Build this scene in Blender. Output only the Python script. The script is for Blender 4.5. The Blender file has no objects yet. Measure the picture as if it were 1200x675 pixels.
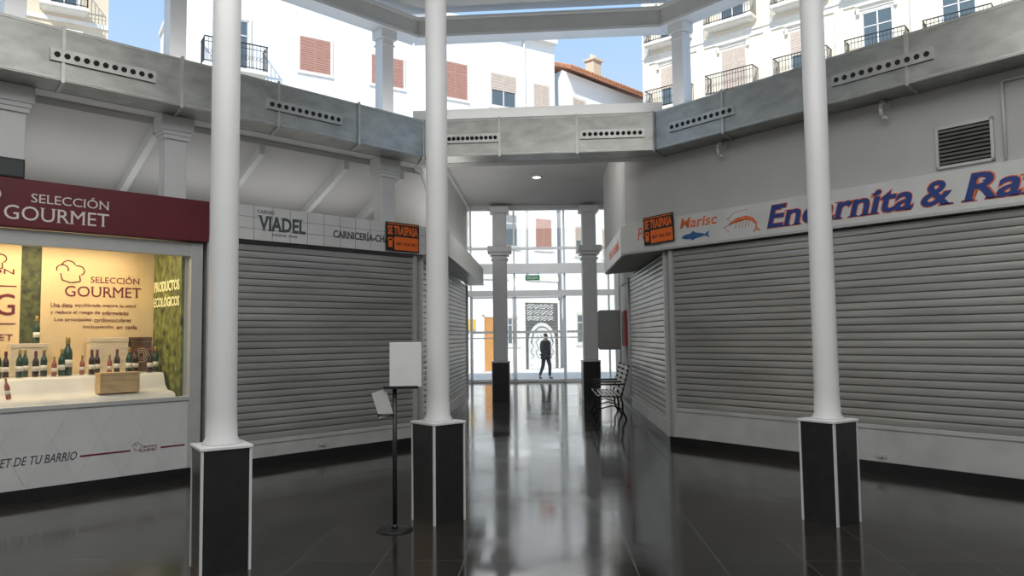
import bpy, math, random, bmesh
from mathutils import Matrix, Vector
random.seed(4)
scene=bpy.context.scene
COL=scene.collection
try:
    scene.view_settings.view_transform='Standard'
except Exception: pass

# ---------------------------------------------------------------- materials
def mat(name,c,rough=.5,metal=0,var=0.0,scale=6,emit=0,bump=0,spec=.5,stretch=(1,1,1)):
    m=bpy.data.materials.new(name); m.use_nodes=True
    nt=m.node_tree; b=nt.nodes['Principled BSDF']
    c4=(c[0],c[1],c[2],1)
    b.inputs['Base Color'].default_value=c4
    b.inputs['Roughness'].default_value=rough
    b.inputs['Metallic'].default_value=metal
    b.inputs['Specular IOR Level'].default_value=spec
    if emit:
        b.inputs['Emission Color'].default_value=c4
        b.inputs['Emission Strength'].default_value=emit
    if var or bump:
        tc=nt.nodes.new('ShaderNodeTexCoord'); mp=nt.nodes.new('ShaderNodeMapping')
        mp.inputs['Scale'].default_value=stretch
        nz=nt.nodes.new('ShaderNodeTexNoise'); nz.inputs['Scale'].default_value=scale
        nz.inputs['Detail'].default_value=5
        nt.links.new(tc.outputs['Object'],mp.inputs[0]); nt.links.new(mp.outputs[0],nz.inputs['Vector'])
        if var:
            mr=nt.nodes.new('ShaderNodeMapRange'); mr.inputs['From Min'].default_value=.3; mr.inputs['From Max'].default_value=.7
            mx=nt.nodes.new('ShaderNodeMix'); mx.data_type='RGBA'
            mx.inputs[6].default_value=tuple(max(0,k*(1-var)) for k in c)+(1,)
            mx.inputs[7].default_value=tuple(min(1,k*(1+var)) for k in c)+(1,)
            nt.links.new(nz.outputs['Fac'],mr.inputs[0]); nt.links.new(mr.outputs[0],mx.inputs[0]); nt.links.new(mx.outputs[2],b.inputs['Base Color'])
        if bump:
            bp=nt.nodes.new('ShaderNodeBump'); bp.inputs['Strength'].default_value=bump
            bp.inputs['Distance'].default_value=.02
            nt.links.new(nz.outputs['Fac'],bp.inputs['Height']); nt.links.new(bp.outputs[0],b.inputs['Normal'])
    return m
M_white=mat('white_paint',(.62,.62,.61),.45,var=.04,scale=2)
M_colw=mat('column_paint',(.70,.71,.72),.4,var=.03,scale=3)
M_wall=mat('wall_plaster',(.52,.52,.51),.75,var=.05,scale=1.2)
M_ceil=mat('ceiling_paint',(.60,.60,.59),.8,var=.05,scale=1)
M_black=mat('black_laminate',(.016,.017,.019),.3,var=.25,scale=12)
M_blk2=mat('black_skirting',(.012,.012,.013),.3,var=.2)
M_galv=mat('galvanised_sheet',(.40,.41,.39),.36,metal=.8,var=.18,scale=4,bump=.08,stretch=(1,1,2))
M_galv2=mat('galvanised_flange',(.50,.51,.49),.35,metal=.75,var=.15)
M_hole=mat('dark_opening',(.01,.01,.01),.7)
M_shut=mat('shutter_slats',(.40,.40,.385),.32,metal=.35,var=.20,scale=1.6,stretch=(.4,1,3))
M_shutg=mat('shutter_slat_joint',(.13,.13,.12),.6,metal=.2,var=.3,scale=5)
M_shutb=mat('shutter_bottom_bar',(.54,.56,.55),.4,metal=.15,var=.10,scale=3)
M_alu=mat('aluminium_frame',(.56,.57,.56),.35,metal=.3,var=.04)
M_maroon=mat('maroon_panel',(.125,.007,.016),.35,var=.15,scale=2)
M_maroon2=mat('maroon_print',(.16,.01,.02),.5)
M_signw=mat('sign_white',(.68,.69,.68),.4,var=.06,scale=3)
M_seam=mat('tile_seam',(.22,.22,.22),.6)
M_txtw=mat('lettering_white',(.8,.76,.72),.5)
M_txtd=mat('lettering_dark',(.05,.055,.06),.5)
M_txtg=mat('lettering_grey',(.08,.085,.09),.5)
M_orange=mat('orange_print',(.80,.17,.05),.5)
M_orange2=mat('orange_panel',(.90,.17,.02),.5,var=.05)
M_navy=mat('navy_print',(.015,.05,.24),.45)
M_blue=mat('blue_print',(.03,.13,.33),.5)
M_blacks=mat('black_sign',(.012,.012,.012),.4)
M_panelw=mat('counter_panel_white',(.62,.64,.64),.3,var=.05,scale=3)
M_cream=mat('poster_cream',(.80,.60,.33),.6,var=.12,scale=1.5)
M_green=mat('vine_poster',(.15,.17,.03),.6,var=.9,scale=11)
M_vdark=mat('vine_strip',(.07,.08,.02),.6,var=.9,scale=14)
M_yel=mat('lettering_yellow',(.95,.95,.55),.5)
M_cloth=mat('white_cloth',(.66,.64,.60),.9,var=.08,scale=4,bump=.3)
M_wood=mat('box_wood',(.60,.40,.20),.55,var=.2,scale=6,stretch=(1,6,6))
M_woodl=mat('pale_box_wood',(.72,.60,.42),.55,var=.12,scale=6,stretch=(1,6,6))
M_woodd=mat('dark_box_wood',(.12,.06,.03),.5,var=.3,scale=6,stretch=(1,6,6))
M_iron=mat('cast_iron',(.02,.02,.02),.4,metal=.4)
M_slat=mat('bench_slat',(.48,.47,.45),.3,metal=.3,var=.12,scale=8,stretch=(1,8,8))
M_glsdark=mat('dark_glass',(.09,.12,.14),.08,spec=.8)
M_facw=mat('facade_white',(.80,.81,.82),.85,var=.03,scale=.6)
M_facb=mat('facade_beige',(.74,.66,.54),.85,var=.05,scale=.7)
M_facc=mat('facade_cream',(.66,.56,.42),.85,var=.06,scale=.7)
M_stone=mat('stone_trim',(.72,.69,.63),.8,var=.05)
M_redsh=mat('brick_red_blind',(.42,.22,.17),.7,var=.08)
M_beish=mat('beige_blind',(.55,.46,.39),.7,var=.08)
M_tile=mat('roof_tiles',(.48,.21,.11),.8,var=.3,scale=9,bump=.5)
M_street=mat('street_paving',(.62,.62,.61),.85,var=.06,scale=1.5)
M_door=mat('orange_wood_door',(.58,.27,.08),.5,var=.15,scale=5,stretch=(6,6,1))
M_graf=mat('graffiti_shutter',(.10,.10,.10),.6,var=.3,scale=3.5)
M_grafl=mat('graffiti_white',(.62,.62,.60),.7,var=.1)
M_skin=mat('skin',(.45,.28,.2),.6)
M_coat=mat('dark_coat',(.025,.028,.035),.8,var=.2)
M_trou=mat('dark_trousers',(.035,.04,.055),.8,var=.2)
M_hair=mat('dark_hair',(.02,.015,.012),.7)
M_steel=mat('stand_black_metal',(.02,.02,.022),.35,metal=.3)
M_paper=mat('paper_sheet',(.66,.68,.68),.5,var=.04)
M_cab=mat('grey_cabinet_metal',(.30,.31,.30),.45,metal=.1,var=.05)
M_red=mat('fire_red',(.42,.02,.02),.4)
M_grn=mat('exit_green',(.01,.17,.07),.4,emit=.25)
M_lamp=mat('lamp_glow',(1,.93,.8),.4,emit=6)
M_yelp=mat('yellow_notice',(.75,.5,.06),.5)
def glass_mat():
    m=bpy.data.materials.new('clear_glass'); m.use_nodes=True; nt=m.node_tree
    for n in list(nt.nodes): nt.nodes.remove(n)
    o=nt.nodes.new('ShaderNodeOutputMaterial'); mx=nt.nodes.new('ShaderNodeMixShader')
    t=nt.nodes.new('ShaderNodeBsdfTransparent'); g=nt.nodes.new('ShaderNodeBsdfGlossy')
    t.inputs[0].default_value=(.97,.98,.98,1); g.inputs['Roughness'].default_value=.03
    mx.inputs[0].default_value=.05
    nt.links.new(t.outputs[0],mx.inputs[1]); nt.links.new(g.outputs[0],mx.inputs[2]); nt.links.new(mx.outputs[0],o.inputs[0])
    return m
M_glass=glass_mat()
def bottle_mat(n,c):
    return mat(n,c,.12,spec=.7)
M_bg=bottle_mat('green_bottle_glass',(.01,.05,.02)); M_bb=bottle_mat('brown_bottle_glass',(.03,.01,.008)); M_br=bottle_mat('rose_bottle_glass',(.35,.1,.07))
M_lab=mat('bottle_label',(.75,.7,.6),.6,var=.1); M_cap=mat('bottle_capsule',(.2,.02,.02),.4); M_capg=mat('gold_capsule',(.5,.35,.1),.35,metal=.5)
def floor_mat():
    m=bpy.data.materials.new('polished_black_tiles'); m.use_nodes=True; nt=m.node_tree; b=nt.nodes['Principled BSDF']
    tc=nt.nodes.new('ShaderNodeTexCoord'); mp=nt.nodes.new('ShaderNodeMapping'); mp.inputs['Rotation'].default_value=(0,0,math.radians(2.5))
    br=nt.nodes.new('ShaderNodeTexBrick'); br.offset=0; br.inputs['Scale'].default_value=1
    br.inputs['Brick Width'].default_value=.6; br.inputs['Row Height'].default_value=.6; br.inputs['Mortar Size'].default_value=.005
    br.inputs['Color1'].default_value=(.017,.016,.015,1); br.inputs['Color2'].default_value=(.026,.024,.022,1); br.inputs['Mortar'].default_value=(.065,.062,.058,1)
    nz=nt.nodes.new('ShaderNodeTexNoise'); nz.inputs['Scale'].default_value=1.6; nz.inputs['Detail'].default_value=7
    mr=nt.nodes.new('ShaderNodeMapRange'); mr.inputs['From Min'].default_value=.3; mr.inputs['From Max'].default_value=.7; mr.inputs['To Min'].default_value=.06; mr.inputs['To Max'].default_value=.17
    L=nt.links.new; b.inputs['Specular IOR Level'].default_value=1.0
    L(tc.outputs['Object'],mp.inputs[0]); L(mp.outputs[0],br.inputs['Vector']); L(tc.outputs['Object'],nz.inputs['Vector'])
    L(nz.outputs['Fac'],mr.inputs['Value']); L(mr.outputs[0],b.inputs['Roughness']); L(br.outputs['Color'],b.inputs['Base Color'])
    bp=nt.nodes.new('ShaderNodeBump'); bp.inputs['Strength'].default_value=.2; bp.inputs['Distance'].default_value=.003
    L(br.outputs['Fac'],bp.inputs['Height']); bp.invert=True; L(bp.outputs[0],b.inputs['Normal'])
    return m
M_floor=floor_mat()

# ---------------------------------------------------------------- builders
class MB:
    def __init__(s): s.v=[];s.f=[];s.m=[];s.sm=[]
    def add(s,vs,fs,m=0,sm=False):
        o=len(s.v); s.v+=[tuple(v) for v in vs]; s.f+=[tuple(i+o for i in f) for f in fs]; s.m+=[m]*len(fs) if not isinstance(m,list) else m; s.sm+=[sm]*len(fs); return s
    def box(s,x0,x1,y0,y1,z0,z1,m=0,T=None):
        vs=[(x,y,z) for z in(z0,z1) for y in(y0,y1) for x in(x0,x1)]
        if T is not None: vs=[T@Vector(v) for v in vs]
        return s.add(vs,[(0,2,3,1),(4,5,7,6),(0,1,5,4),(2,6,7,3),(0,4,6,2),(1,3,7,5)],m)
    def cyl(s,p0,p1,r0,r1=None,n=14,m=0):
        p0=Vector(p0);p1=Vector(p1); r1=r0 if r1 is None else r1
        d=(p1-p0).normalized(); a=Vector((0,0,1)) if abs(d.z)<.9 else Vector((1,0,0))
        u=d.cross(a).normalized(); w=d.cross(u)
        vs=[p0+(u*math.cos(2*math.pi*i/n)+w*math.sin(2*math.pi*i/n))*r0 for i in range(n)]+[p1+(u*math.cos(2*math.pi*i/n)+w*math.sin(2*math.pi*i/n))*r1 for i in range(n)]
        s.add(vs,[(i,(i+1)%n,n+(i+1)%n,n+i) for i in range(n)],m,True)
        return s.add(vs,[tuple(range(n))[::-1],tuple(range(n,2*n))],m)
    def lathe(s,prof,c=(0,0,0),n=24,m=0):
        vs=[];k=len(prof)
        for r,z in prof:
            for i in range(n):
                a=2*math.pi*i/n; vs.append((c[0]+r*math.cos(a),c[1]+r*math.sin(a),c[2]+z))
        fs=[(j*n+i,j*n+(i+1)%n,(j+1)*n+(i+1)%n,(j+1)*n+i) for j in range(k-1) for i in range(n)]
        s.add(vs,fs,m,True); return s.add(vs,[tuple(range(n))[::-1],tuple(range((k-1)*n,k*n))],m)
    def tube(s,pts,r,n=8,m=0):
        for a,b in zip(pts[:-1],pts[1:]): s.cyl(a,b,r,r,n,m)
        return s
    def prism(s,poly,y0,y1,m=0):
        k=len(poly); vs=[(x,y0,z) for x,z in poly]+[(x,y1,z) for x,z in poly]
        return s.add(vs,[tuple(range(k)),tuple(range(k,2*k))[::-1]]+[(i,k+i,k+(i+1)%k,(i+1)%k) for i in range(k)],m)
    def prismz(s,poly,z0,z1,m=0):
        k=len(poly); vs=[(x,y,z0) for x,y in poly]+[(x,y,z1) for x,y in poly]
        return s.add(vs,[tuple(range(k))[::-1],tuple(range(k,2*k))]+[(i,(i+1)%k,k+(i+1)%k,k+i) for i in range(k)],m)
    def obj(s,name,mats,parent=None,M=None,bevel=0):
        me=bpy.data.meshes.new(name); me.from_pydata(s.v,[],s.f)
        if not isinstance(mats,(list,tuple)): mats=[mats]
        for m in mats: me.materials.append(m)
        me.polygons.foreach_set('material_index',s.m); me.polygons.foreach_set('use_smooth',s.sm)
        bm=bmesh.new(); bm.from_mesh(me); bmesh.ops.remove_doubles(bm,verts=bm.verts,dist=1e-5)
        bmesh.ops.recalc_face_normals(bm,faces=bm.faces); bm.to_mesh(me); bm.free()
        o=bpy.data.objects.new(name,me); COL.objects.link(o)
        if parent: o.parent=parent
        if M is not None: o.matrix_basis=M
        if bevel:
            b=o.modifiers.new('bevel','BEVEL'); b.width=bevel; b.segments=2; b.limit_method='ANGLE'
        return o
def tag(o,label,cat,group=None):
    o['label']=label; o['category']=cat
    if group: o['group']=group
    return o
def struct(o,label):
    o['kind']='structure'; o['label']=label; return o
def root(name,label,cat,M=None,group=None):
    o=bpy.data.objects.new(name,None); o.empty_display_size=.2; COL.objects.link(o)
    if M is not None: o.matrix_basis=M
    return tag(o,label,cat,group)
def dup(o,M,parent=None,label=None):
    kids=list(o.children); n=o.copy(); COL.objects.link(n); n.parent=parent
    n.matrix_basis=M if M is not None else o.matrix_basis
    if label: n['label']=label
    for k in kids: dup(k,None,n)
    return n
def frame(ox,oy,dx,dy,oz=0):
    l=math.hypot(dx,dy); dx/=l; dy/=l
    return Matrix(((dx,-dy,0,ox),(dy,dx,0,oy),(0,0,1,oz),(0,0,0,1)))
T=Matrix.Translation
def text(body,parent,x0,x1,zb,h,y,m,shear=0,bold=0,name='lettering',ext=.003,yrot=None,serif=0):
    def mk(ex,bd=body):
        cu=bpy.data.curves.new('t','FONT'); cu.body=bd; cu.size=1; cu.offset=bold; cu.extrude=ex; cu.resolution_u=3
        o=bpy.data.objects.new('t',cu); COL.objects.link(o)
        dg=bpy.context.evaluated_depsgraph_get(); me=bpy.data.meshes.new_from_object(o.evaluated_get(dg))
        bpy.data.objects.remove(o); return me
    me=mk(.01)
    V=[tuple(v.co) for v in me.vertices]; Fs=[tuple(p.vertices) for p in me.polygons]
    if serif:
        skip=[]
        for i,ch in enumerate(body):
            if ch=='M':
                b_=max(v.co.x for v in mk(.01,body[:i+1]).vertices); a_=max([v.co.x for v in mk(.01,body[:i]).vertices]) if i else 0
                skip.append((a_+(b_-a_)*.30,a_+(b_-a_)*.80))
        seen=set(); upper=body.isupper()
        for e in me.edges:
            a=me.vertices[e.vertices[0]].co; b=me.vertices[e.vertices[1]].co
            if a.z>.005 and b.z>.005 and abs(a.y-b.y)<.004 and abs(a.x-b.x)>.03:
                xa,xb=min(a.x,b.x),max(a.x,b.x); yy=a.y
                k=(round(xa,2),round(xb,2),round(yy,2))
                if k in seen: continue
                lo=abs(yy+bold)<.02; hi=(yy>.66+bold) if upper else (.47<yy<.57+bold)
                if not(lo or hi): continue
                seen.add(k); L=xb-xa
                if L>.30: continue
                cx_=(xa+xb)/2
                if any(s0<cx_<s1 for s0,s1 in skip): continue
                if L>.17+2*bold: x_a,x_b=xa-serif,xa+.15
                elif not upper and hi: x_a,x_b=xa-serif,xa+.02
                else: x_a,x_b=xa-serif,xb+serif
                t=.035
                y_a,y_b=(yy,yy+t) if lo else (yy-t,yy)
                o=len(V)
                V+=[(x,y_,z) for z in(-.01,.01) for y_ in(y_a,y_b) for x in(x_a,x_b)]
                Fs+=[tuple(i+o for i in f) for f in [(0,2,3,1),(4,5,7,6),(0,1,5,4),(2,6,7,3),(0,4,6,2),(1,3,7,5)]]
    V=[(x+shear*y_,y_,z) for x,y_,z in V]
    xs=[v[0] for v in V]; ys=[v[1] for v in V]
    ax,bx,ay,by=min(xs),max(xs),min(ys),max(ys); sx=(x1-x0)/(bx-ax); sz=h/(by-ay)
    V=[(x0+(vx-ax)*sx, y-(vz/.01+1)*ext*.5, zb+(vy-ay)*sz) for vx,vy,vz in V]
    nm=bpy.data.meshes.new(name); nm.from_pydata(V,[],Fs); nm.materials.append(m)
    n=bpy.data.objects.new(name,nm); COL.objects.link(n); n.parent=parent
    if yrot is not None: n.matrix_basis=yrot
    return n

# ---------------------------------------------------------------- frames
FL=frame(-5.12,7.4,.698,.717)
FR=frame(2.3,10.9,.628,-.78)
AX,AY=.044,.999
FCL=frame(-1.42,11.2,AX,AY)
FCR=frame(2.3+AX*4.9,10.9+AY*4.9,-AX,-AY)
FF=frame(-1.42,11.2,3.72,-.3)
def W(F,x,y): 
    v=F@Vector((x,y,0)); return (v.x,v.y)

# ---------------------------------------------------------------- shell
o=MB().prismz([(-8,-5.5),(8,-5.5),(8,26.05),(-8,26.05)],-.03,0).obj('floor',M_floor); struct(o,'polished black tiled floor')
o=MB().box(-60,60,26.05,80,-.2,-.04).obj('street_ground',M_street); tag(o,'pale sunlit street paving outside the glass doors','street')
o=MB().prismz([W(FL,1.95,.14),W(FL,5.2,.14),W(FL,10.2,4.6),W(FL,1.95,4.6)],0,3.2)
o.prismz([W(FL,-2,1.02),W(FL,1.95,1.02),W(FL,1.95,4.6),W(FL,-2,4.6)],0,3.2)
o.prismz([W(FL,-2,.02),W(FL,1.95,.02),W(FL,1.95,1.02),W(FL,-2,1.02)],2.78,3.2)
o.prismz([W(FL,-2,.06),W(FL,1.93,.06),W(FL,1.93,1.02),W(FL,-2,1.02)],0,.9)
o.prismz([W(FL,1.83,.05),W(FL,1.95,.05),W(FL,1.95,1.02),W(FL,1.83,1.02)],.9,2.78)
struct(o.obj('wall_left',M_wall),'grey plaster block of the market stalls')
struct(MB().prism([(0,4.3),(3.6,3.2),(6.9,3.2),(6.9,4.95),(0,4.95)],0,.1).obj('wall_corridor_left',M_wall,M=FCL),'upper corridor wall, grey plaster')
o=MB()
def zs(s): return 4.3-.47*s
pl=[(-2.2,.27),(5.25+.3,.27),(5.25+1.12*2.35,2.35),(-2.2,2.35)]
vs=[(t,s,zs(s)) for t,s in pl]+[(t,s,zs(s)+.12) for t,s in pl]
o.add(vs,[(0,1,2,3),(4,7,6,5),(0,4,5,1),(1,5,6,2),(2,6,7,3),(3,7,4,0)])
struct(o.obj('ceiling_sloped',M_ceil,M=FL),'white sloping ceiling over the stalls')
o=MB()
for t in (-1.2,.2,1.55,2.9,4.2,5.2):
    vs=[(t+dx,s,zs(s)+dz) for s in (0.27,2.3) for dx in(-.04,.04) for dz in(-.13,0)]
    o.add(vs,[(0,1,3,2),(4,6,7,5),(0,4,5,1),(2,3,7,6),(0,2,6,4),(1,5,7,3)])
struct(o.obj('trim_1',M_colw,M=FL),'white sloping rafters under the ceiling')
o=MB().prismz([W(FR,.12,.12),W(FR,6,.12),W(FR,6,6.4),W(FR,-7.1,6.4)],0,2.84)
o.prismz([W(FR,-.8,0),W(FR,6,0),W(FR,6,2.6),W(FR,-3.81,2.64)],2.87,4.95)
o.prismz([W(FR,-3.7,3.4),W(FR,6,3.4),W(FR,6,6.4),W(FR,-7.1,6.4)],2.84,4.95)
struct(o.obj('wall_right',M_wall),'grey plaster wall above the shuttered stall')
lx,ly=W(FL,-2,0); rx,ry=W(FR,6,0)
struct(MB().box(lx-.2,lx,-5.2,ly,0,6.7).obj('wall_rear_left',M_wall),'plaster wall of the hall')
struct(MB().box(rx,rx+.2,-5.2,ry,0,6.7).obj('wall_rear_right',M_wall),'plaster wall of the hall')
struct(MB().box(lx-.2,rx+.2,-5.4,-5.2,0,6.7).obj('wall_back',M_wall),'plaster wall of the hall')
struct(MB().prismz([(lx-.3,-5.4),(rx+.3,-5.4),W(FR,6,.3),W(FR,0,.3),W(FL,5.3,.3),W(FL,-2.2,.3)],6.7,6.9).obj('ceiling',M_ceil),'white hall ceiling')
struct(MB().prismz([(-1.5,11.25),(2.3,10.95),(2.85,19.1),(-1.02,19.1)],4.95,5.1).obj('ceiling_corridor',M_ceil),'flat white corridor ceiling')
struct(MB().box(-3.6,5.6,18.9,26.2,6.3,6.5).obj('ceiling_vestibule',M_ceil),'white vestibule ceiling')
struct(MB().box(-3.6,5.6,18.95,19.1,4.95,6.3).box(-3.6,-1.15,17.95,19.1,0,6.3).box(2.75,5.6,19.0,19.1,0,6.3).obj('wall_vestibule',M_wall),'plaster wall between corridor and vestibule')
struct(MB().box(-3.7,-3.55,19,26.2,0,6.3).obj('wall_vestibule_left',M_wall),'vestibule side wall')
struct(MB().box(5.5,5.65,19,26.2,0,6.3).obj('wall_vestibule_right',M_wall),'vestibule side wall')
struct(MB().box(-1.15,2.75,18.85,19.1,4.86,5.12).obj('trim_2',M_white),'white beam above the corridor end')
struct(MB().box(0,7.7,-.05,.08,4.83,4.95).obj('trim_3',M_white,M=FCL),'white edge beam of the corridor ceiling')
def ring(z0,z1,y0,y1,name,label,m):
    o=MB(); a=math.tan(math.radians(22))
    for F,a0,a1 in [(FL,-2,5.3),(FF,0,3.732),(FR,0,6)]:
        e0=0 if F is FL else a; e1=0 if F is FR else a
        o.prismz([W(F,a0-e0*y0,y0),W(F,a1+e1*y0,y0),W(F,a1+e1*y1,y1),W(F,a0-e0*y1,y1)],z0,z1)
    struct(o.obj(name,m),label)
ring(4.25,4.82,0.0,.27,'trim_4','white ring beam behind the duct',M_white)
ring(6.22,6.26,-.05,.26,'trim_5','white lower ring moulding of the roof',M_colw)
ring(6.26,6.50,.0,.24,'trim_6','white upper ring beam of the roof',M_white)
ring(6.50,6.54,-.06,.24,'trim_7','white ring moulding of the roof',M_colw)
ring(4.82,4.85,-.02,.24,'trim_8','dark sill line above the duct',M_txtg)
o=MB()
for F,a0,a1 in [(FL,-2,5.3),(FF,0,3.732),(FR,0,6)]:
    p=[F@Vector(q) for q in ((a0,.14,4.85),(a1,.14,4.85),(a1,.14,6.22),(a0,.14,6.22))]; o.add(p,[(0,1,2,3)])
struct(o.obj('window_4',M_glass),'clear clerestory panes')
struct(MB().box(-2,5.32,-.03,.1,0,.12).obj('baseboard_left',M_blk2,M=FL),'black skirting below the stalls')
struct(MB().box(0,6,-.03,.1,0,.12).obj('baseboard_right',M_blk2,M=FR),'black skirting below the shutter')
struct(MB().box(0.02,6.8,-.02,.1,0,.1).obj('baseboard_corridor_left',M_blk2,M=FCL),'black skirting in the corridor')
struct(MB().box(-4.6,4.88,-.02,.1,0,.1).obj('baseboard_corridor_right',M_blk2,M=FCR),'black skirting in the corridor')

# ---------------------------------------------------------------- round columns
def col_round(M):
    R=root('column','round white steel column on a black square pedestal','column',M,'hall columns')
    w=.165; h=.84
    b=MB(); vs=[(sx*w*k,sy*w*k,z) for z,k in((0,.97),(h,1)) for sy in(-1,1) for sx in(-1,1)]
    b.add(vs,[(0,2,3,1),(4,5,7,6),(0,1,5,4),(2,6,7,3),(0,4,6,2),(1,3,7,5)]); b.obj('pedestal',M_black,R)
    for sx in(-1,1):
        for sy in(-1,1):
            b=MB(); c=w*.975
            b.box(sx*c-.009,sx*c+.009,sy*c-.009,sy*c+.009,0,h+.002); b.obj('corner_trim',M_white,R)
    MB().box(-w-.012,w+.012,-w-.012,w+.012,h,h+.022).obj('cap_plate',M_colw,R,bevel=.004)
    MB().lathe([(.128,h+.02),(.128,h+.035),(.108,h+.07),(.102,h+.25),(.098,3),(.097,6.7)],n=36).obj('shaft',M_colw,R)
    return R
c0=col_round(T((-2.08,5.32,0))@Matrix.Rotation(math.radians(34),4,'Z'))
dup(c0,T((-.67,6.62,0))@Matrix.Rotation(math.radians(42),4,'Z'))
dup(c0,T((2.70,6.42,0))@Matrix.Rotation(math.radians(34),4,'Z'))

# ---------------------------------------------------------------- upper square posts
def uppost(R):
    MB().box(-.10,.10,-.1,.1,4.95,6.08).obj('upper_shaft',M_colw,R,bevel=.01)
    b=MB(); b.box(-.115,.115,-.11,.11,5.98,6.01).box(-.14,.14,-.13,.12,6.08,6.22); b.obj('upper_capital',M_colw,R,bevel=.006)
def post(M):
    R=root('post','white square post with moulded capital above the stalls','post',M,'clerestory posts')
    MB().box(-.125,.125,-.1,.1,3.2,4.0).obj('lower_shaft',M_colw,R,bevel=.01)
    b=MB(); b.box(-.15,.15,-.13,.12,3.97,4.02).box(-.165,.165,-.14,.12,4.02,4.07).box(-.19,.19,-.15,.12,4.07,4.25); b.obj('capital',M_colw,R,bevel=.008)
    MB().box(-.10,.10,-.1,.1,4.25,4.95).obj('middle_shaft',M_colw,R)
    uppost(R); return R
p0=post(FL@T((.05,.14,0)))
dup(p0,FL@T((1.70,.14,0))); dup(p0,FL@T((4.78,.14,0))); 
uppost(root('post','white square post above the grey wall','post',FR@T((.25,.14,0)),'clerestory posts'))

def vcol(M):
    R=root('square_column','white square column on a tall black pedestal','column',M,'corridor end columns')
    MB().box(-.22,.22,-.22,.22,0,.95).obj('pedestal',M_black,R,bevel=.006)
    for sx in(-1,1):
        for sy in (-1,1): MB().box(sx*.215-.008,sx*.215+.008,sy*.215-.008,sy*.215+.008,0,.95).obj('corner_trim',M_white,R)
    b=MB(); b.box(-.23,.23,-.23,.23,.95,.98); b.obj('cap_plate',M_colw,R)
    MB().box(-.18,.18,-.18,.18,.98,3.62).obj('shaft',M_colw,R,bevel=.03)
    b=MB(); b.box(-.21,.21,-.21,.21,3.5,3.55).box(-.24,.24,-.24,.24,3.62,3.7).box(-.3,.3,-.3,.3,3.7,3.85); b.obj('capital',M_colw,R,bevel=.01)
    MB().box(-.17,.17,-.17,.17,3.85,4.7).obj('upper_shaft',M_colw,R,bevel=.02)
    MB().box(-.24,.24,-.22,.22,4.7,4.86).obj('upper_capital',M_colw,R,bevel=.01)
    return R
v0=vcol(T((-.30,18.6,0))); dup(v0,T((1.95,18.6,0)))

# ---------------------------------------------------------------- duct
DZ=4.25
D=root('ventilation_duct','galvanised rectangular air duct running around the hall','air duct',T((0,0,DZ)))
DI=D.matrix_basis.inverted()
ta=math.tan(math.radians(22))
segs=[(FL,-2,5.3,0,1),(FF,0,3.732,1,1),(FR,0,6,1,0)]
y0,y1=-.42,-.02
for F,a0,a1,e0,e1 in segs:
    A0=a0-e0*ta*y0; A1=a1+e1*ta*y0
    B0=a0-e0*ta*y1; B1=a1+e1*ta*y1
    n=max(1,round((a1-a0)/1.25))
    for i in range(n):
        f0=i/n; f1=(i+1)/n
        xi0=A0+(A1-A0)*f0; xi1=A0+(A1-A0)*f1; xo0=B0+(B1-B0)*f0; xo1=B0+(B1-B0)*f1
        b=MB(); b.prismz([(xi0,y0),(xi1,y0),(xo1,y1),(xo0,y1)],0,.55)
        b.prismz([(xi0-.014,y0-.022),(xi0+.018,y0-.022),(xo0+.018,y1),(xo0-.014,y1)],-.022,.572,1)
        b.box(xi0+.05,xi1-.05,y0-.006,y0,.015,.03,1).box(xi0+.05,xi1-.05,y0-.006,y0,.52,.535,1)
        b.obj('duct_section',[M_galv,M_galv2],D,DI@F@T((0,0,DZ)))
def outlet(F,x0,x1):
    b=MB(); b.box(x0,x1,y0-.03,y0-.004,.19,.32,0)
    n=11
    for i in range(n):
        cx=x0+.06+(x1-x0-.12)*i/(n-1); b.cyl((cx,y0-.036,.255),(cx,y0-.026,.255),.029,n=14,m=1)
    b.obj('air_outlet',[M_galv2,M_hole],D,DI@F@T((0,0,DZ)))
for F,a,b_ in [(FL,-1.3,-.25),(FL,.26,1.28),(FL,2.60,3.67),(FF,.50,1.30),(FF,2.48,3.40),(FR,.45,1.52),(FR,2.84,3.94)]: outlet(F,a,b_)
for x in (1.05,3.25):
    R=root('wall_hook','small white curved pipe bracket on grey wall','bracket',FR@T((x,0,4.02)),'wall hooks')
    MB().tube([(0,-.02,.2),(0,-.12,.2),(0,-.16,.12),(0,-.12,.02),(.05,-.1,0)],.022).obj('hook_arm',M_white,R)
    MB().box(-.05,.05,-.02,-.001,.12,.22).obj('back_plate',M_white,R)

# ---------------------------------------------------------------- shutters
def shutter(F,x0,x1,z0,z1,label,bar=.22,pitch=.088):
    R=root('roller_shutter',label,'roller shutter',F@T((x0,0,z0)))
    L=x1-x0; H=z1-z0; b=MB(); prof=[]; ms=[]
    z=bar
    while z<H-.001:
        for y,k,mi in((0.003,0,0),(-.008,.08,0),(-.011,.35,0),(-.011,.65,0),(-.008,.90,1),(.003,.94,1)):
            if z+k*pitch<=H: prof.append((y,z+k*pitch)); ms.append(mi)
        z+=pitch
    vs=[(x,y,z) for y,z in prof for x in(.05,L-.05)]
    b.add(vs,[(2*i,2*i+1,2*i+3,2*i+2) for i in range(len(prof)-1)],ms[:-1],False)
    b.obj('slat_curtain',[M_shut,M_shutg],R)
    MB().box(.05,L-.05,-.02,.02,0,bar-.05).box(.05,L-.05,-.035,.02,bar-.05,bar).obj('bottom_bar',M_shutb,R,bevel=.004)
    for a in(0,L-.06): MB().box(a,a+.06,-.05,.05,0,H).obj('guide_rail',M_alu,R,bevel=.005)
    MB().box(L*.5-.06,L*.5+.06,-.035,-.018,.05,.1).cyl((L*.5,-.035,.075),(L*.5,-.06,.075),.02).obj('lock',M_alu,R)
    return R
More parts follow.
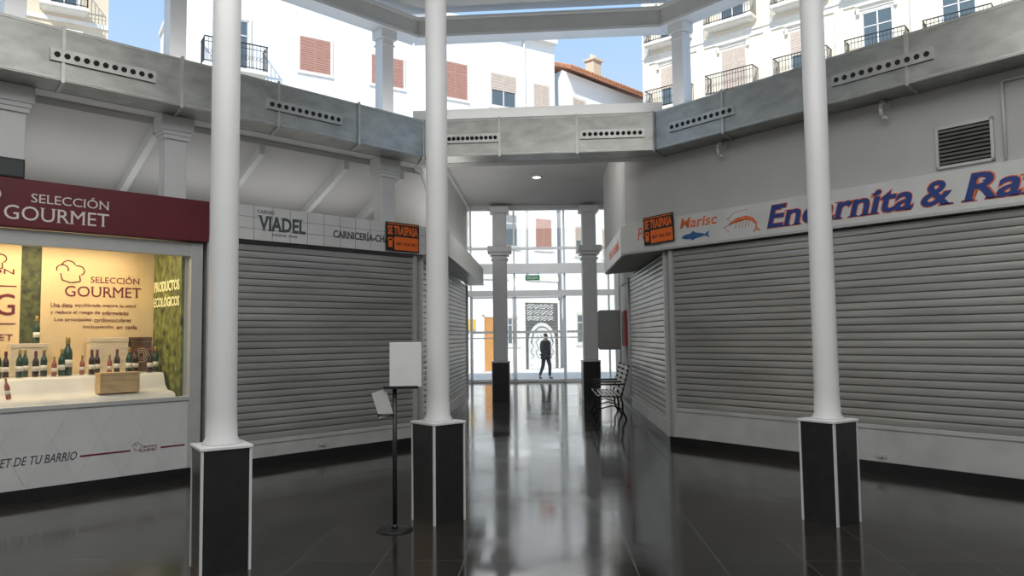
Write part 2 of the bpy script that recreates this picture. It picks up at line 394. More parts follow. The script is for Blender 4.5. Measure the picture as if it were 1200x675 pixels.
shutter(FL,2.05,5.24,.12,2.83,'closed grey corrugated metal shutter of the butcher stall')
shutter(FR,.06,6,.12,2.83,'wide closed grey metal shutter of the fish stall',bar=.42)
shutter(FCL,.1,6.8,.1,2.85,'closed grey metal shutter along the corridor')
shutter(FCR,0,4.82,.1,2.83,'closed grey metal shutter beside the bench')

# ---------------------------------------------------------------- gourmet stall front
def hat(cx,cz,s,y,m,parent,r=.006):
    pts=[(cx-.5*s+.34*s*math.cos(math.radians(a)),y,cz+.25*s+.3*s*math.sin(math.radians(a))) for a in range(200,-30,-20)]
    pts2=[(cx-.15*s+.4*s*math.cos(math.radians(a)),y,cz+.45*s+.38*s*math.sin(math.radians(a))) for a in range(170,0,-17)]
    pts3=[(cx+.42*s+.36*s*math.cos(math.radians(a)),y,cz+.2*s+.32*s*math.sin(math.radians(a))) for a in range(110,-80,-19)]
    pts4=[(cx-.6*s,y,cz-.02*s),(cx-.5*s,y,cz-.45*s),(cx,y,cz-.6*s),(cx+.55*s,y,cz-.5*s),(cx+.5*s,y,cz-.1*s)]
    b=MB()
    for p in(pts,pts2,pts3,pts4): b.tube(p,r,6)
    b.obj('hat_logo',m,parent)
R=root('display_stall','white delicatessen stall front with lit glass display window','shop front',FL@T((-2,0,0)))
x=2.0; SF=.045
MB().box(0,3.94,-.02,.05,.12,.90).obj('lower_panel',M_panelw,R)
b=MB()
b.box(0,3.96,-.04,.06,.90,.95).box(0,3.96,-.04,.06,2.59,2.75).box(3.86,4.0,-.05,.08,.12,2.75); b.obj('window_frame',M_alu,R,bevel=.005)
MB().box(0,3.86,.0,.006,.95,2.59).obj('window_glass',M_glass,R)
text('GOURMET DE TU BARRIO',R,x-.28,x+.71,.36,.085,-.021,M_txtd,shear=.3,serif=SF)
MB().box(x+.74,x+1.24,-.024,-.02,.38,.397).obj('printed_line',M_maroon2,R)
MB().box(x+1.56,x+1.83,-.024,-.02,.38,.397).obj('printed_line',M_maroon2,R)
hat(x+1.31,.42,.06,-.022,M_maroon2,R,.0025)
text('SELECCIÓN',R,x+1.37,x+1.52,.405,.028,-.021,M_maroon2); text('GOURMET',R,x+1.33,x+1.52,.36,.032,-.021,M_maroon2)
b=MB()
for i in range(9):
    for s in(-1,1):
        c_=i*.45
        if 0<c_<3.9: b.add([(c_,-.0208,.13),(c_+.006,-.0208,.13),(min(3.9,max(0,c_+s*.38))+.006,-.0208,.88),(min(3.9,max(0,c_+s*.38)),-.0208,.88)],[(0,1,2,3)])
b.obj('engraved_lines',M_alu,R)
MB().box(x-2,x+.36,.92,.95,.95,2.76).obj('left_poster',M_cream,R)
MB().box(x+.36,x+.56,.93,.96,.95,2.76).obj('vine_strip',M_vdark,R)
MB().box(x+.56,x+1.8,.92,.95,.95,2.76).obj('main_poster',M_cream,R)
MB().box(x+1.795,x+1.825,.06,.92,.95,2.76).obj('side_poster',M_green,R)
text('SELECCIÓN',R,x+1.07,x+1.62,2.30,.09,.918,M_maroon2,serif=SF); text('GOURMET',R,x+.80,x+1.64,2.13,.125,.918,M_maroon2,serif=SF)
hat(x+.86,2.40,.18,.915,M_maroon2,R,.006)
for i,(ws,a,c) in enumerate([(('Una dieta','equilibrada','mejora tu salud'),.66,1.58),(('y reduce el','riesgo de','enfermedades'),.66,1.50),(('Los principales','cardiovasculares'),.70,1.53),(('incluyendo','en cada'),1.0,1.6)]):
    tot=sum(len(q)+1 for q in ws)-1; p=a
    for q in ws:
        w_=(c-a)*len(q)/tot; text(q,R,x+p,x+p+w_,2.00-.085*i,.05,.918,M_maroon2); p+=w_+(c-a)/tot
text('SELECCIÓN',R,x-.5,x+.3,2.36,.07,.918,M_maroon2,serif=SF); text('G',R,x+.12,x+.31,1.9,.24,.918,M_maroon2,serif=SF)
text('GOURMET',R,x-.3,x+.3,1.62,.07,.918,M_maroon2,serif=SF)
MB().box(x-.5,x+.32,.915,.92,1.8,1.812).obj('printed_line',M_maroon2,R)
MB().box(x-.5,x+.32,.915,.92,2.22,2.232).obj('printed_line',M_maroon2,R)
hat(x+.1,2.5,.15,.915,M_maroon2,R,.006)
ys=T((x+1.79,0,0))@Matrix(((0,1,0,0),(-1,0,0,0),(0,0,1,0),(0,0,0,1)))
text('PRODUCTOS',R,-.89,-.10,2.20,.13,0,M_yel,yrot=ys,bold=.03); text('ECOLÓGICOS',R,-.89,-.10,2.01,.15,0,M_yel,yrot=ys,bold=.03)

def cloth():
    b=MB(); nx=60; prof=[(.06,.93),(.08,.98),(.14,1.0),(.30,1.015),(.36,1.06),(.41,1.18),(.45,1.212),(.6,1.215),(.9,1.22)]
    vs=[]
    for i in range(nx+1):
        xx=-1.95+3.7*i/nx
        for j,(y,z) in enumerate(prof):
            wv=.012*math.sin(xx*9+j)+.01*math.sin(xx*23)
            vs.append((xx,y+(wv if j in(1,4,5) else 0),z+(wv*.5 if j in(1,4) else 0)+.002))
    k=len(prof)
    b.add(vs,[(i*k+j,(i+1)*k+j,(i+1)*k+j+1,i*k+j+1) for i in range(nx) for j in range(k-1)],0,True)
    tag(b.obj('display_cloth',M_cloth,M=FL),'white draped cloth covering the display ledge','cloth')
cloth()
def box_thing(name,x,y,z,w,d,h,m,label,rot=0):
    R=root(name,label,'box',FL@T((x,y,z))@Matrix.Rotation(rot,4,'Z'))
    MB().box(-w/2,w/2,-d/2,d/2,0,h*.86).obj('box_body',m,R,bevel=.004)
    MB().box(-w/2-.004,w/2+.004,-d/2-.004,d/2+.004,h*.87,h).obj('lid',m,R,bevel=.004)
    return R
box_thing('wooden_box',1.17,.22,1.02,.42,.15,.23,M_wood,'wooden gift box resting on the white cloth',.04)
box_thing('wooden_box',.42,.80,1.225,.36,.16,.36,M_woodl,'pale wooden wine box behind the bottles')
box_thing('cardboard_box',1.24,.82,1.225,.42,.14,.42,M_woodl,'pale cardboard box standing behind the bottles')
R=box_thing('wine_crate',1.60,.82,1.225,.24,.14,.42,M_woodd,'dark wooden wine crate behind the bottles')
for r_ in (.035,.06,.085): 
    MB().tube([(r_*math.cos(a*math.pi/8),-.072,.2+r_*math.sin(a*math.pi/8)) for a in range(17)],.003,5).obj('stamped_ring',M_woodl,R)
def bottle(kind,glass,cap,h):
    R=root('bottle',f'{kind} bottle with pale label on white cloth','bottle',None,'bottles in the display')
    s=h/.32
    MB().lathe([(.032,0),(.036,.006),(.036,.18),(.032,.205),(.017,.24),(.0145,.255),(.0145,.30),(.0165,.302),(.0165,.315),(.012,.32)],n=16).obj('glass_body',glass,R,Matrix.Scale(s,4))
    MB().lathe([(.0368,.07),(.0368,.13)],n=16).obj('paper_label',M_lab,R,Matrix.Scale(s,4))
    MB().lathe([(.0172,.262),(.0178,.30),(.0178,.318),(.013,.324)],n=12).obj('capsule',cap,R,Matrix.Scale(s,4))
    return R
def place(u,y,z=1.222):
    return FL@T((.264+(u-22)*.00875,y,z))
kinds={'g':bottle('dark green wine',M_bg,M_capg,.30),'b':bottle('dark brown wine',M_bb,M_cap,.28),'m':bottle('tall dark green magnum',M_bg,M_capg,.43),'r':bottle('small reddish liqueur',M_br,M_capg,.22)}
used={k:False for k in kinds}
for k,u,y in [('g',24,.5),('g',33,.64),('b',41,.5),('g',52,.58),('r',61,.49),('m',79,.6),('g',70,.52),('r',96,.60),('b',104,.5),('b',115,.64),('r',126,.52),('b',138,.60),('g',149,.49),('b',160,.56),('b',177,.52),('g',189,.64),('b',12,.6),('g',2,.5)]:
    M=place(u,y)
    if not used[k]: kinds[k].matrix_basis=M; used[k]=True
    else: dup(kinds[k],M)
dup(kinds['g'],FL@T((.50,.80,1.587)),label='dark bottle standing on a pale wooden box')
dup(kinds['r'],FL@T((.14,.24,1.018))@Matrix.Rotation(-.16,4,'Y'),label='reddish bottle leaning at the cloth edge')

# ---------------------------------------------------------------- signs
R=root('shop_sign','maroon fascia sign with white capital lettering','shop sign',FL@T((0,0,2.76)))
MB().box(-2,2.03,-.14,.0,0,.49).obj('sign_panel',M_maroon,R,bevel=.006)
text('SELECCIÓN',R,.20,.93,.26,.115,-.141,M_txtw,serif=SF); text('GOURMET',R,-.03,.93,.07,.145,-.141,M_txtw,serif=SF)
hat(-.22,.27,.2,-.143,M_txtw,R,.008)
R=root('shop_sign','white fascia sign of the butcher stall with grey lettering','shop sign',FL@T((2.1,0,2.84)))
b=MB()
for i in range(13):
    a=i*.25
    for z_ in (0,.145,.29): b.box(a+.004,a+.246,-.12,.0,z_+.003,z_+.142)
b.obj('sign_panel',M_signw,R)
MB().box(0,3.25,-.116,-.01,0,.43).obj('backing',M_seam,R)
text('CARNES',R,.54,.78,.345,.045,-.121,M_txtg,serif=SF); text('VIADEL',R,.55,1.22,.13,.19,-.121,M_txtg,bold=.03,serif=.08)
text('DESDE 1945',R,.75,1.1,.07,.035,-.121,M_txtg)
text('CARNICERÍA-CHARCUTERÍA',R,1.64,3.10,.13,.13,-.121,M_txtg,bold=.025)
R=root('speaker_box','black box standing on top of the maroon sign','loudspeaker',FL@T((-.12,-.08,3.25)))
MB().box(-.22,.26,-.06,.03,0,.2).obj('housing',M_blacks,R,bevel=.01); MB().box(-.2,.24,-.066,-.06,.02,.18).obj('front_grille',M_txtd,R)
def notice(M,w,h):
    R=root('notice_sign','black and orange transfer notice fixed on the shop sign','notice',M)
    MB().box(0,w,-.015,0,0,h).obj('board',M_blacks,R)
    MB().box(w*.24,w*.97,-.019,-.015,h*.04,h*.5).obj('orange_field',M_orange2,R)
    MB().box(w*.03,w*.97,-.018,-.015,h*.93,h*.96).obj('border_line',M_orange2,R)
    text('SE TRASPASA',R,w*.04,w*.96,h*.56,h*.32,-.016,M_orange2,bold=.03)
    b=MB(); b.tube([(w*.04,-.018,h*.36),(w*.08,-.018,h*.44),(w*.16,-.018,h*.44),(w*.20,-.018,h*.36)],.012).box(w*.06,w*.18,-.02,-.015,h*.12,h*.36); b.obj('telephone_symbol',M_orange2,R)
    text('687 426 062',R,w*.29,w*.92,h*.2,h*.12,-.02,M_maroon2)
notice(FL@T((4.60,-.135,2.86)),.60,.42)
notice(FR@T((-.30,-.135,2.93))@Matrix.Rotation(math.radians(-2),4,'Y'),.56,.42)

R=root('shop_sign','long white fish stall sign with orange and navy lettering','shop sign',FR@T((-.8,0,2.87)))
MB().box(0,6.8,-.11,-.001,0,.43).obj('sign_panel',M_signw,R,bevel=.006)
MB().box(0,6.8,-.116,-.001,-.03,.0).obj('lower_edge',M_alu,R)
X=.8
text('Pescados',R,X-.47,X+.20,.16,.19,-.111,M_orange,shear=.2,bold=.01,serif=SF)
text('Marisc',R,X+.33,X+.98,.24,.145,-.111,M_orange,shear=.2,bold=.012,serif=SF)
def dbl(s,x0,x1,zb,h):
    d=.009
    text(s,R,x0-d,x1+d,zb-d,h+2*d,-.111,M_orange,shear=.22,bold=.040,serif=.065)
    text(s,R,x0,x1,zb,h,-.115,M_navy,shear=.22,bold=.018,serif=.05)
dbl('Encarnita',X+1.74,X+3.54,.075,.29)
dbl('&',X+3.62,X+3.94,.075,.27)
dbl('Rafa',X+4.02,X+4.92,.075,.29)
b=MB(); cx=X+.60; cz=.11
poly=[(-.24,.0),(-.18,.03),(-.07,.045),(-.03,.075),(.02,.045),(.11,.03),(.17,.01),(.24,.05),(.22,0),(.25,-.04),(.17,-.01),(.07,-.028),(0,-.038),(-.05,-.06),(-.07,-.035),(-.18,-.028)]
b.prism([(cx+p,cz+q) for p,q in poly],-.116,-.110); b.obj('fish_logo',M_blue,R)
b=MB(); cx=X+1.36; cz=.20
pts=[(.22,-.10),(.22,-.03),(.16,.035),(.06,.06),(-.07,.045),(-.20,.0)]
for (p0_,p1_),r0,r1 in zip(zip(pts[:-1],pts[1:]),(.006,.015,.022,.028,.030),(.015,.022,.028,.030,.005)):
    b.cyl((cx+p0_[0],-.113,cz+p0_[1]),(cx+p1_[0],-.113,cz+p1_[1]),r0,r1,n=8)
b.v=[(x_,max(-.118,min(-.110,y_)),z_) for x_,y_,z_ in b.v]
for i in range(5): b.tube([(cx-.07+.05*i,-.113,cz+.02),(cx-.10+.05*i,-.113,cz-.06)],.0035,5)
b.tube([(cx-.14,-.113,cz+.02),(cx-.22,-.113,cz+.08),(cx-.10,-.113,cz+.15),(cx+.1,-.113,cz+.17)],.003,5).tube([(cx-.14,-.113,cz),(cx-.28,-.113,cz-.03),(cx-.2,-.113,cz-.1)],.003,5)
b.tube([(cx+.22,-.113,cz-.09),(cx+.27,-.113,cz-.13)],.008,5).tube([(cx+.22,-.113,cz-.09),(cx+.18,-.113,cz-.14)],.008,5)
b.obj('shrimp_logo',M_orange,R)
R=root('fascia_board','white fascia board above the corridor shutter','fascia',FCL@T((0,0,2.87)))
MB().box(.0,6.9,-.42,-.06,0,.4).obj('board',M_signw,R,bevel=.01)
MB().box(.0,6.9,-.44,-.06,-.02,0).obj('lower_edge',M_alu,R)
R=root('fascia_board','white fascia board above the bench corridor shutter','fascia',FCR@T((.9,0,2.84)))
MB().box(0,3.3,-.60,-.54,0,.46).obj('board',M_signw,R,bevel=.01)
text('PESCADERÍA',R,1.2,3.0,.14,.18,-.601,M_orange,bold=.01)

R=root('vent_grille','square louvred metal ventilation grille in the wall','vent grille',FR@T((3.76,0,3.35)))
b=MB(); w=.56;h=.46
b.box(0,w,-.03,-.001,0,.03).box(0,w,-.03,-.001,h-.03,h).box(0,.03,-.03,-.001,0,h).box(w-.03,w,-.03,-.001,0,h); b.obj('grille_frame',M_alu,R)
MB().box(.03,w-.03,-.004,-.001,.03,h-.03).obj('dark_backing',M_hole,R)
b=MB()
for i in range(9):
    z=.045+i*.043; b.add([(.03,-.006,z+.03),(w-.03,-.006,z+.03),(w-.03,-.028,z),(.03,-.028,z)],[(0,1,2,3)])
b.obj('louvres',M_galv2,R)
o=MB().tube([(4.42,-.03,3.35),(4.42,-.03,4.15),(5.9,-.03,4.15)],.015).obj('cable_conduit',M_white,M=FR); tag(o,'thin white cable conduit on the grey wall','conduit')

# ---------------------------------------------------------------- notice stand
R=root('notice_stand','slim black metal stand holding a white notice board','stand',T((-1.0,6.28,0))@Matrix.Rotation(math.radians(4),4,'Z'))
MB().lathe([(.15,0),(.15,.008),(.14,.014),(.03,.018)],n=32).obj('base_plate',M_steel,R)
MB().cyl((0,0,.01),(0,0,1.18),.019).cyl((0,0,.012),(0,0,.05),.035,.022).obj('pole',M_steel,R)
MB().box(-.09,.20,-.05,.04,1.17,1.18).box(-.09,.20,-.055,-.045,1.17,1.195).obj('tray',M_steel,R,bevel=.003)
MB().box(-.045,.225,.02,.03,1.18,1.56).obj('notice_board',M_paper,R,bevel=.004)
MB().box(-.06,.06,-.03,-.02,-.11,.11,0,T((-.10,0,1.05))@Matrix.Rotation(-.3,4,'Y')).obj('leaflet_holder',M_alu,R)
MB().box(-.14,0,-.03,-.015,.94,.965).obj('holder_bracket',M_steel,R)

# ---------------------------------------------------------------- bench
FB=frame(2.05,15.9,-AX,-AY)
R=root('bench','slatted metal bench with black cast iron scrolled arms','bench',FB)
for i in range(6): MB().box(0,1.85,-.38+.078*i,-.335+.078*i,.44+.003*abs(i-3),.46+.003*abs(i-3)).obj('seat_slat',M_slat,R,bevel=.004)
for i in range(6):
    z=.52+.085*i; y=.07+.025*i; MB().box(0,1.85,y,y+.02,z,z+.045).obj('back_slat',M_slat,R,bevel=.004)
for xx in(.1,.92,1.75):
    b=MB()
    b.tube([(xx,-.42,.0),(xx,-.35,.12),(xx,-.38,.25),(xx,-.35,.435),(xx,.08,.435),(xx,.11,.55),(xx,.23,1.02)],.019)
    b.tube([(xx,.17,.0),(xx,.10,.15),(xx,.10,.3),(xx,.06,.43)],.019)
    b.tube([(xx,-.35,.43),(xx,-.40,.55),(xx,-.38,.64),(xx,-.32,.66),(xx,.13,.66)],.017)
    b.tube([(xx,-.35,.2),(xx,-.1,.26),(xx,.1,.2)],.012)
    b.obj('iron_frame',M_iron,R)

# ---------------------------------------------------------------- corridor fittings
R=root('electrical_cabinet','grey metal wall cabinet with a hinged door','cabinet',FCR@T((-2.5,-.0,1.25)))
MB().box(0,.55,-.5,-.01,0,.95).obj('cabinet_body',M_cab,R,bevel=.01); MB().box(.03,.52,-.515,-.5,.03,.92).obj('door',M_cab,R,bevel=.004)
MB().box(.55,.56,-.46,-.05,.04,.91).obj('side_panel',M_cab,R)
R=root('poster_board','dark red framed notice board on the corridor wall','notice board',FCR@T((-1.3,0,1.35)))
MB().box(0,.7,-.05,-.001,0,.8).obj('board_frame',M_red,R,bevel=.006); MB().box(.06,.64,-.056,-.05,.06,.74).obj('dark_panel',M_maroon,R)
R=root('spotlight','small round glowing recessed ceiling spotlight','ceiling light',T((.55,15.4,4.95)))
MB().lathe([(.09,-.02),(.11,-.02),(.11,0),(.09,0)],n=20).obj('ring',M_white,R); MB().cyl((0,0,-.022),(0,0,-.012),.085).obj('lens',M_lamp,R)
R=root('emergency_light','white rectangular emergency light under the ceiling','ceiling light',T((.42,13.4,4.95)))
MB().box(-.16,.16,-.05,.05,-.07,.002).obj('housing',M_white,R,bevel=.01); MB().box(-.14,.14,-.04,.04,-.078,-.07).obj('diffuser',M_alu,R)

# ---------------------------------------------------------------- entrance glazing
b=MB(); yv=26.0
for i,xx in enumerate((-3.5,-1.45,.08,1.85,3.4,5.45)):
    b.box(xx-.03,xx+.03,yv-.05,yv+.05,0,6.25)
for z,t,d in ((3.0,.20,.12),(3.80,.34,.16),(4.65,.08,.08),(6.15,.12,.1),(.0,.1,.06)):
    b.box(-3.5,5.45,yv-d,yv+d,z,z+t)
struct(b.obj('window_1',M_colw),'white framed glazed entrance front')
struct(MB().box(-3.5,5.45,yv-.004,yv+.004,.1,6.2).obj('window_2',M_glass),'clear entrance glazing')
for k,(a,c) in enumerate(((.12,1.81),(-1.41,.04))):
    b=MB(); b.box(a,a+.03,yv-.13,yv-.09,.02,2.98).box(c-.03,c,yv-.13,yv-.09,.02,2.98).box(a,c,yv-.13,yv-.09,.02,.09).box(a,c,yv-.13,yv-.09,2.92,2.98).box(a,c,yv-.125,yv-.12,1.70,1.78).box(a,c,yv-.125,yv-.12,1.52,1.56)
    struct(b.obj('door_%d'%(k+1),M_colw),'white framed sliding glass door with frosted bands')
b=MB().box(-3.5,-1.5,yv-.08,yv-.075,1.7,1.78).box(-3.5,-1.5,yv-.08,yv-.075,1.52,1.56).box(1.9,5.4,yv-.08,yv-.075,1.7,1.78).box(1.9,5.4,yv-.08,yv-.075,1.52,1.56)
struct(b.obj('trim_9',M_colw),'frosted safety bands on the glazing')
R=root('exit_sign','small green illuminated exit sign above the doors','exit sign',T((.72,25.78,3.54)))
MB().box(-.25,.25,-.03,.03,0,.18).obj('housing',M_grn,R,bevel=.006); text('SALIDA',R,-.2,.2,.04,.10,-.032,M_txtw,bold=.01)
MB().cyl((-.2,0,.18),(-.2,0,.28),.008).obj('hanger',M_steel,R); MB().cyl((.2,0,.18),(.2,0,.28),.008).obj('hanger',M_steel,R)

# ---------------------------------------------------------------- exterior buildings
def part(name,parent,M=None):
    o=bpy.data.objects.new(name,None); COL.objects.link(o); o.parent=parent
    if M is not None: o.matrix_basis=M
    return o
def window(P,x,z,w,h,kind,hood=False):
    o=part('window',P,T((x,0,z)))
    b=MB(); b.box(-w/2-.12,w/2+.12,-.07,.0,-.12,0).box(-w/2-.1,-w/2,-.05,0,0,h).box(w/2,w/2+.1,-.05,0,0,h).box(-w/2-.1,w/2+.1,-.05,0,h,h+.12)
    if hood: b.box(-w/2-.22,w/2+.22,-.22,0,h+.28,h+.36).box(-w/2-.18,w/2+.18,-.1,0,h+.12,h+.28).box(-w/2-.2,-w/2-.08,-.16,0,h-.05,h+.28).box(w/2+.08,w/2+.2,-.16,0,h-.05,h+.28)
    b.obj('surround',M_stone,o)
    b=MB(); 
    for a in(-w/2,-.03,w/2-.06): b.box(a,a+.06,-.035,-.005,0,h)
    b.box(-w/2,w/2,-.035,-.005,0,.06).box(-w/2,w/2,-.035,-.005,h-.06,h).box(-w/2,w/2,-.035,-.005,h*.7,h*.7+.05).obj('sash',M_white,o)
    MB().box(-w/2,w/2,-.012,-.004,0,h).obj('pane',M_glsdark,o)
    if kind in('red','beige','half'):
        hh=h if kind!='half' else h*.5
        b=MB(); n=int(hh/.09)
        for i in range(n): b.box(-w/2,w/2,-.05,-.036,h-hh+i*hh/n,h-hh+(i+.85)*hh/n)
        b.obj('roller_blind',M_redsh if kind=='red' else M_beish,o)
    return o
def balcony(P,x,z,w):
    o=part('balcony',P,T((x,0,z)))
    MB().box(-w/2,w/2,-.75,0,-.14,0).box(-w/2+.1,w/2-.1,-.6,0,-.22,-.14).obj('slab',M_stone,o)
    b=MB(); b.box(-w/2+.02,w/2-.02,-.74,-.70,.98,1.02).box(-w/2+.02,w/2-.02,-.73,-.71,.06,.09).box(-w/2+.02,w/2-.02,-.73,-.71,.8,.82).box(-w/2+.02,-w/2+.05,-.74,0,.98,1.02).box(w/2-.05,w/2-.02,-.74,0,.98,1.02)
    n=int(w/.14)
    for i in range(n+1):
        xx=-w/2+.03+(w-.06)*i/n; b.box(xx-.008,xx+.008,-.73,-.71,0,1.0)
        if i<n:
            xm=xx+.07; b.tube([(xm+.045*math.cos(a),-.72,.45+.09*math.sin(a)) for a in [math.pi*k/4 for k in range(9)]],.007,4)
    for s in(-1,1):
        for j in range(5): b.box(s*(w/2-.035)-.01,s*(w/2-.035)+.01,-.14*j-.05,-.14*j-.03,0,1)
    b.obj('railing',M_iron,o)
F1=frame(2.3,37,.842,.54)
R=root('building','white rendered apartment building with brick red blinds','building',F1)
MB().box(-17.2,0,0,9,-.04,16.4).obj('facade_wall',M_facw,R)
MB().box(-17.3,.0,-.35,9.0,16.4,16.6).obj('cornice',M_stone,R)
MB().box(-17.2,0,-.06,0,4.3,4.5).box(-17.2,0,-.04,0,-.04,.6).obj('string_course',M_stone,R)
MB().cyl((-1.9,-.08,4.5),(-1.9,-.08,16.4),.05).obj('downpipe',M_stone,R)
for z0 in (12.7,9.3,5.9):
    for s,w,h,k in ((.85,.95,1.5,'beige'),(3.1,1.45,1.6,'half'),(5.75,1.25,1.7,'red'),(9.15,1.5,1.3,'red'),(12.4,1.3,1.45,'red')):
        kk=k if z0>12 else {'beige':'red','half':'none','red':'half'}[k]
        window(R,-s,z0,w,h,kk)
    balcony(R,-15.7,z0-.6,2.4); window(R,-15.7,z0-.6,1.2,2.2,'none')
g=part('garage_door',R,T((-1.05,0,0)))
b=MB()
for i in range(25): b.box(-.98,.98,-.05,-.02,i*.13,i*.13+.12)
b.obj('door_slats',M_graf,g)
MB().box(-1.08,-.98,-.08,0,0,3.25).box(.98,1.08,-.08,0,0,3.25).box(-1.08,1.08,-.08,0,3.22,3.35).obj('door_frame',M_stone,g)
MB().prism([(-.80,.0),(.80,.0)]+[(.80*math.cos(a),1.3+.95*math.sin(a)) for a in [math.pi*i/14 for i in range(15)]],-.062,-.052).obj('graffiti_arch',M_grafl,g)
b=MB()
for j in range(8):
    x0=-.8+j*.2
    for q in range(3): b.tube([(x0+.12*math.sin(k*1.9+j+q*2),-.065,2.35+.28*q+.04*k) for k in range(7)],.02,5)
b.obj('graffiti_scrawl',M_grafl,g)
b=MB()
for j in range(5):
    b.tube([(-.6+j*.3+.1*math.sin(k*2.1+j),-.068,.5+.16*k) for k in range(8)],.014,5)
b.tube([(.62*math.cos(a),-.068,1.3+.75*math.sin(a)) for a in [math.pi*i/14 for i in range(15)]],.025,5)
b.obj('graffiti_lines',M_graf,g)
g=part('street_door',R,T((-4.0,0,0)))
MB().box(-.34,.34,-.06,-.01,0,2.5).obj('door_leaf',M_door,g); MB().box(-.44,-.34,-.09,0,0,2.62).box(.34,.44,-.09,0,0,2.62).box(-.44,.44,-.09,0,2.5,2.62).obj('door_frame',M_stone,g)
MB().box(-.22,.22,-.075,-.06,.3,1.1).box(-.22,.22,-.075,-.06,1.3,2.3).cyl((.28,-.1,1.1),(.28,-.06,1.1),.04).obj('door_panels',M_door,g)
window(R,-2.75,1.2,.6,1.3,'none'); window(R,-6.3,1.1,1.2,1.5,'half')
MB().box(-5.35,-4.8,-.06,-.01,1.9,2.4).obj('yellow_notice',M_yelp,R)
F2=frame(2.75,37.7,.7,.714)
R=root('building','lower white building with terracotta tiled roof and chimney','building',F2)
MB().prismz([(0,0),(9,0),(9,7),(1.7,7)],-.04,15.4).obj('facade_wall',M_facw,R)
b=MB()
vs=[(.05,-.55,15.35),(9.2,-.55,15.35),(9.2,3.5,17.1),(1,3.5,17.1),(2,7.5,15.35),(9.2,7.5,15.35),(.05,-.55,15.5),(9.2,-.55,15.5),(9.2,3.5,17.25),(1,3.5,17.25),(2,7.5,15.5),(9.2,7.5,15.5)]
b.add(vs,[(0,3,2,1),(3,4,5,2),(6,7,8,9),(9,8,11,10),(0,1,7,6),(4,10,11,5),(0,6,9,3),(3,9,10,4),(1,2,8,7),(2,5,11,8)]); b.obj('tiled_roof',M_tile,R)
b=MB()
for i in range(39): b.cyl((.15+i*.235,-.6,15.5),(max(.15+i*.235,1.0),3.5,17.27),.07,n=6)
b.obj('tile_ridges',M_tile,R)
MB().box(4.6,5.3,1.5,2.1,16,17.6).box(4.5,5.4,1.4,2.2,17.6,17.72).cyl((4.8,1.8,17.7),(4.8,1.8,18.0),.1).cyl((5.1,1.8,17.7),(5.1,1.8,18.0),.1).obj('chimney',M_facc,R)
for z0 in (12.6,9.2,5.8,1.2):
    for xx in (1.3,3.6,5.8): window(R,xx,z0,1.0,1.5,('beige','half','none')[int(xx+z0)%3])
F3=frame(6.7,40,.76,-.65)
R=root('building','beige apartment building with wrought iron balconies','building',F3)
MB().box(.8,26,0,8,-.04,21).obj('facade_wall',M_facb,R)
b=MB()
for z0 in (9.9,13.2,16.6,20.6): b.box(.8,26,-.14,0,z0-.12,z0).box(.8,26,-.07,0,z0-.4,z0-.12)
for xx in (1.0,4.2,7.7,11,14.1,17.4,21): b.box(xx-.2,xx+.2,-.08,0,0,20.5)
b.obj('mouldings',M_stone,R)
for z0 in (13.5,10.1,17.1):
    for i,xx in enumerate((2.5,5.95,9.4,12.6,15.7,19.0)):
        window(R,xx,z0,1.25,2.3,('half','none','none','beige')[i%4] if z0!=13.5 else ('half','beige','half','none','none','none')[i],True); balcony(R,xx,z0,2.5)
for i,xx in enumerate((2.5,5.95,9.4)): window(R,xx,1.0,1.6,2.2,'none')
F0=frame(-18.9,34,.842,.54)
R=root('building','cream apartment building with small balconies','building',F0)
MB().box(-16,0,0,8,-.04,22).obj('facade_wall',M_facc,R)
MB().box(-16,.1,-.3,0,21.5,22).box(-16,0,-.08,0,16.2,16.4).obj('mouldings',M_stone,R)
for z0 in (13.2,16.8):
    for xx in (-1.8,-5,-8.2,-11.4): window(R,xx,z0,1.1,2.3,'half',True); balcony(R,xx,z0,1.9)

# ---------------------------------------------------------------- person
def skin(name,verts,edges,rad,m,parent,subs=2):
    me=bpy.data.meshes.new('s'); me.from_pydata(verts,edges,[]); o=bpy.data.objects.new('s',me); COL.objects.link(o)
    md=o.modifiers.new('skin','SKIN'); md.use_smooth_shade=True
    sv=me.skin_vertices[0].data
    for i,r in enumerate(rad): sv[i].radius=r if isinstance(r,tuple) else (r,r)
    sv[0].use_root=True
    sb=o.modifiers.new('sub','SUBSURF'); sb.levels=subs; sb.render_levels=subs
    dg=bpy.context.evaluated_depsgraph_get(); nm=bpy.data.meshes.new_from_object(o.evaluated_get(dg))
    bpy.data.objects.remove(o)
    nm.materials.clear(); nm.materials.append(m)
    for p in nm.polygons: p.use_smooth=True
    n=bpy.data.objects.new(name,nm); COL.objects.link(n); n.parent=parent; return n
P=root('person','person in dark coat and trousers walking along the street','person',T((1.24,28.0,-.04))@Matrix.Rotation(math.radians(-40),4,'Z')@Matrix.Scale(.99,4))
V=[(0,0,.95),(0,0,1.1),(0,0,1.3),(0,0,1.44),(0,.015,1.52),(0,.03,1.6),(0,.03,1.69),
   (.09,0,.88),(.12,.10,.50),(.13,.06,.10),(.14,.22,.045),
   (-.09,0,.88),(-.12,-.02,.50),(-.14,-.22,.12),(-.15,-.08,.045),
   (.18,0,1.41),(.23,-.08,1.15),(.22,.0,.93),(-.18,0,1.41),(-.23,.02,1.15),(-.22,.14,.95)]
E=[(0,1),(1,2),(2,3),(3,4),(4,5),(5,6),(0,7),(7,8),(8,9),(9,10),(0,11),(11,12),(12,13),(13,14),(3,15),(15,16),(16,17),(3,18),(18,19),(19,20)]
Rr=[.125,.115,.13,.075,.05,.08,.07,.09,.06,.04,.032,.09,.06,.04,.032,.055,.042,.028,.055,.042,.028]
skin('body',V,E,Rr,M_skin,P)
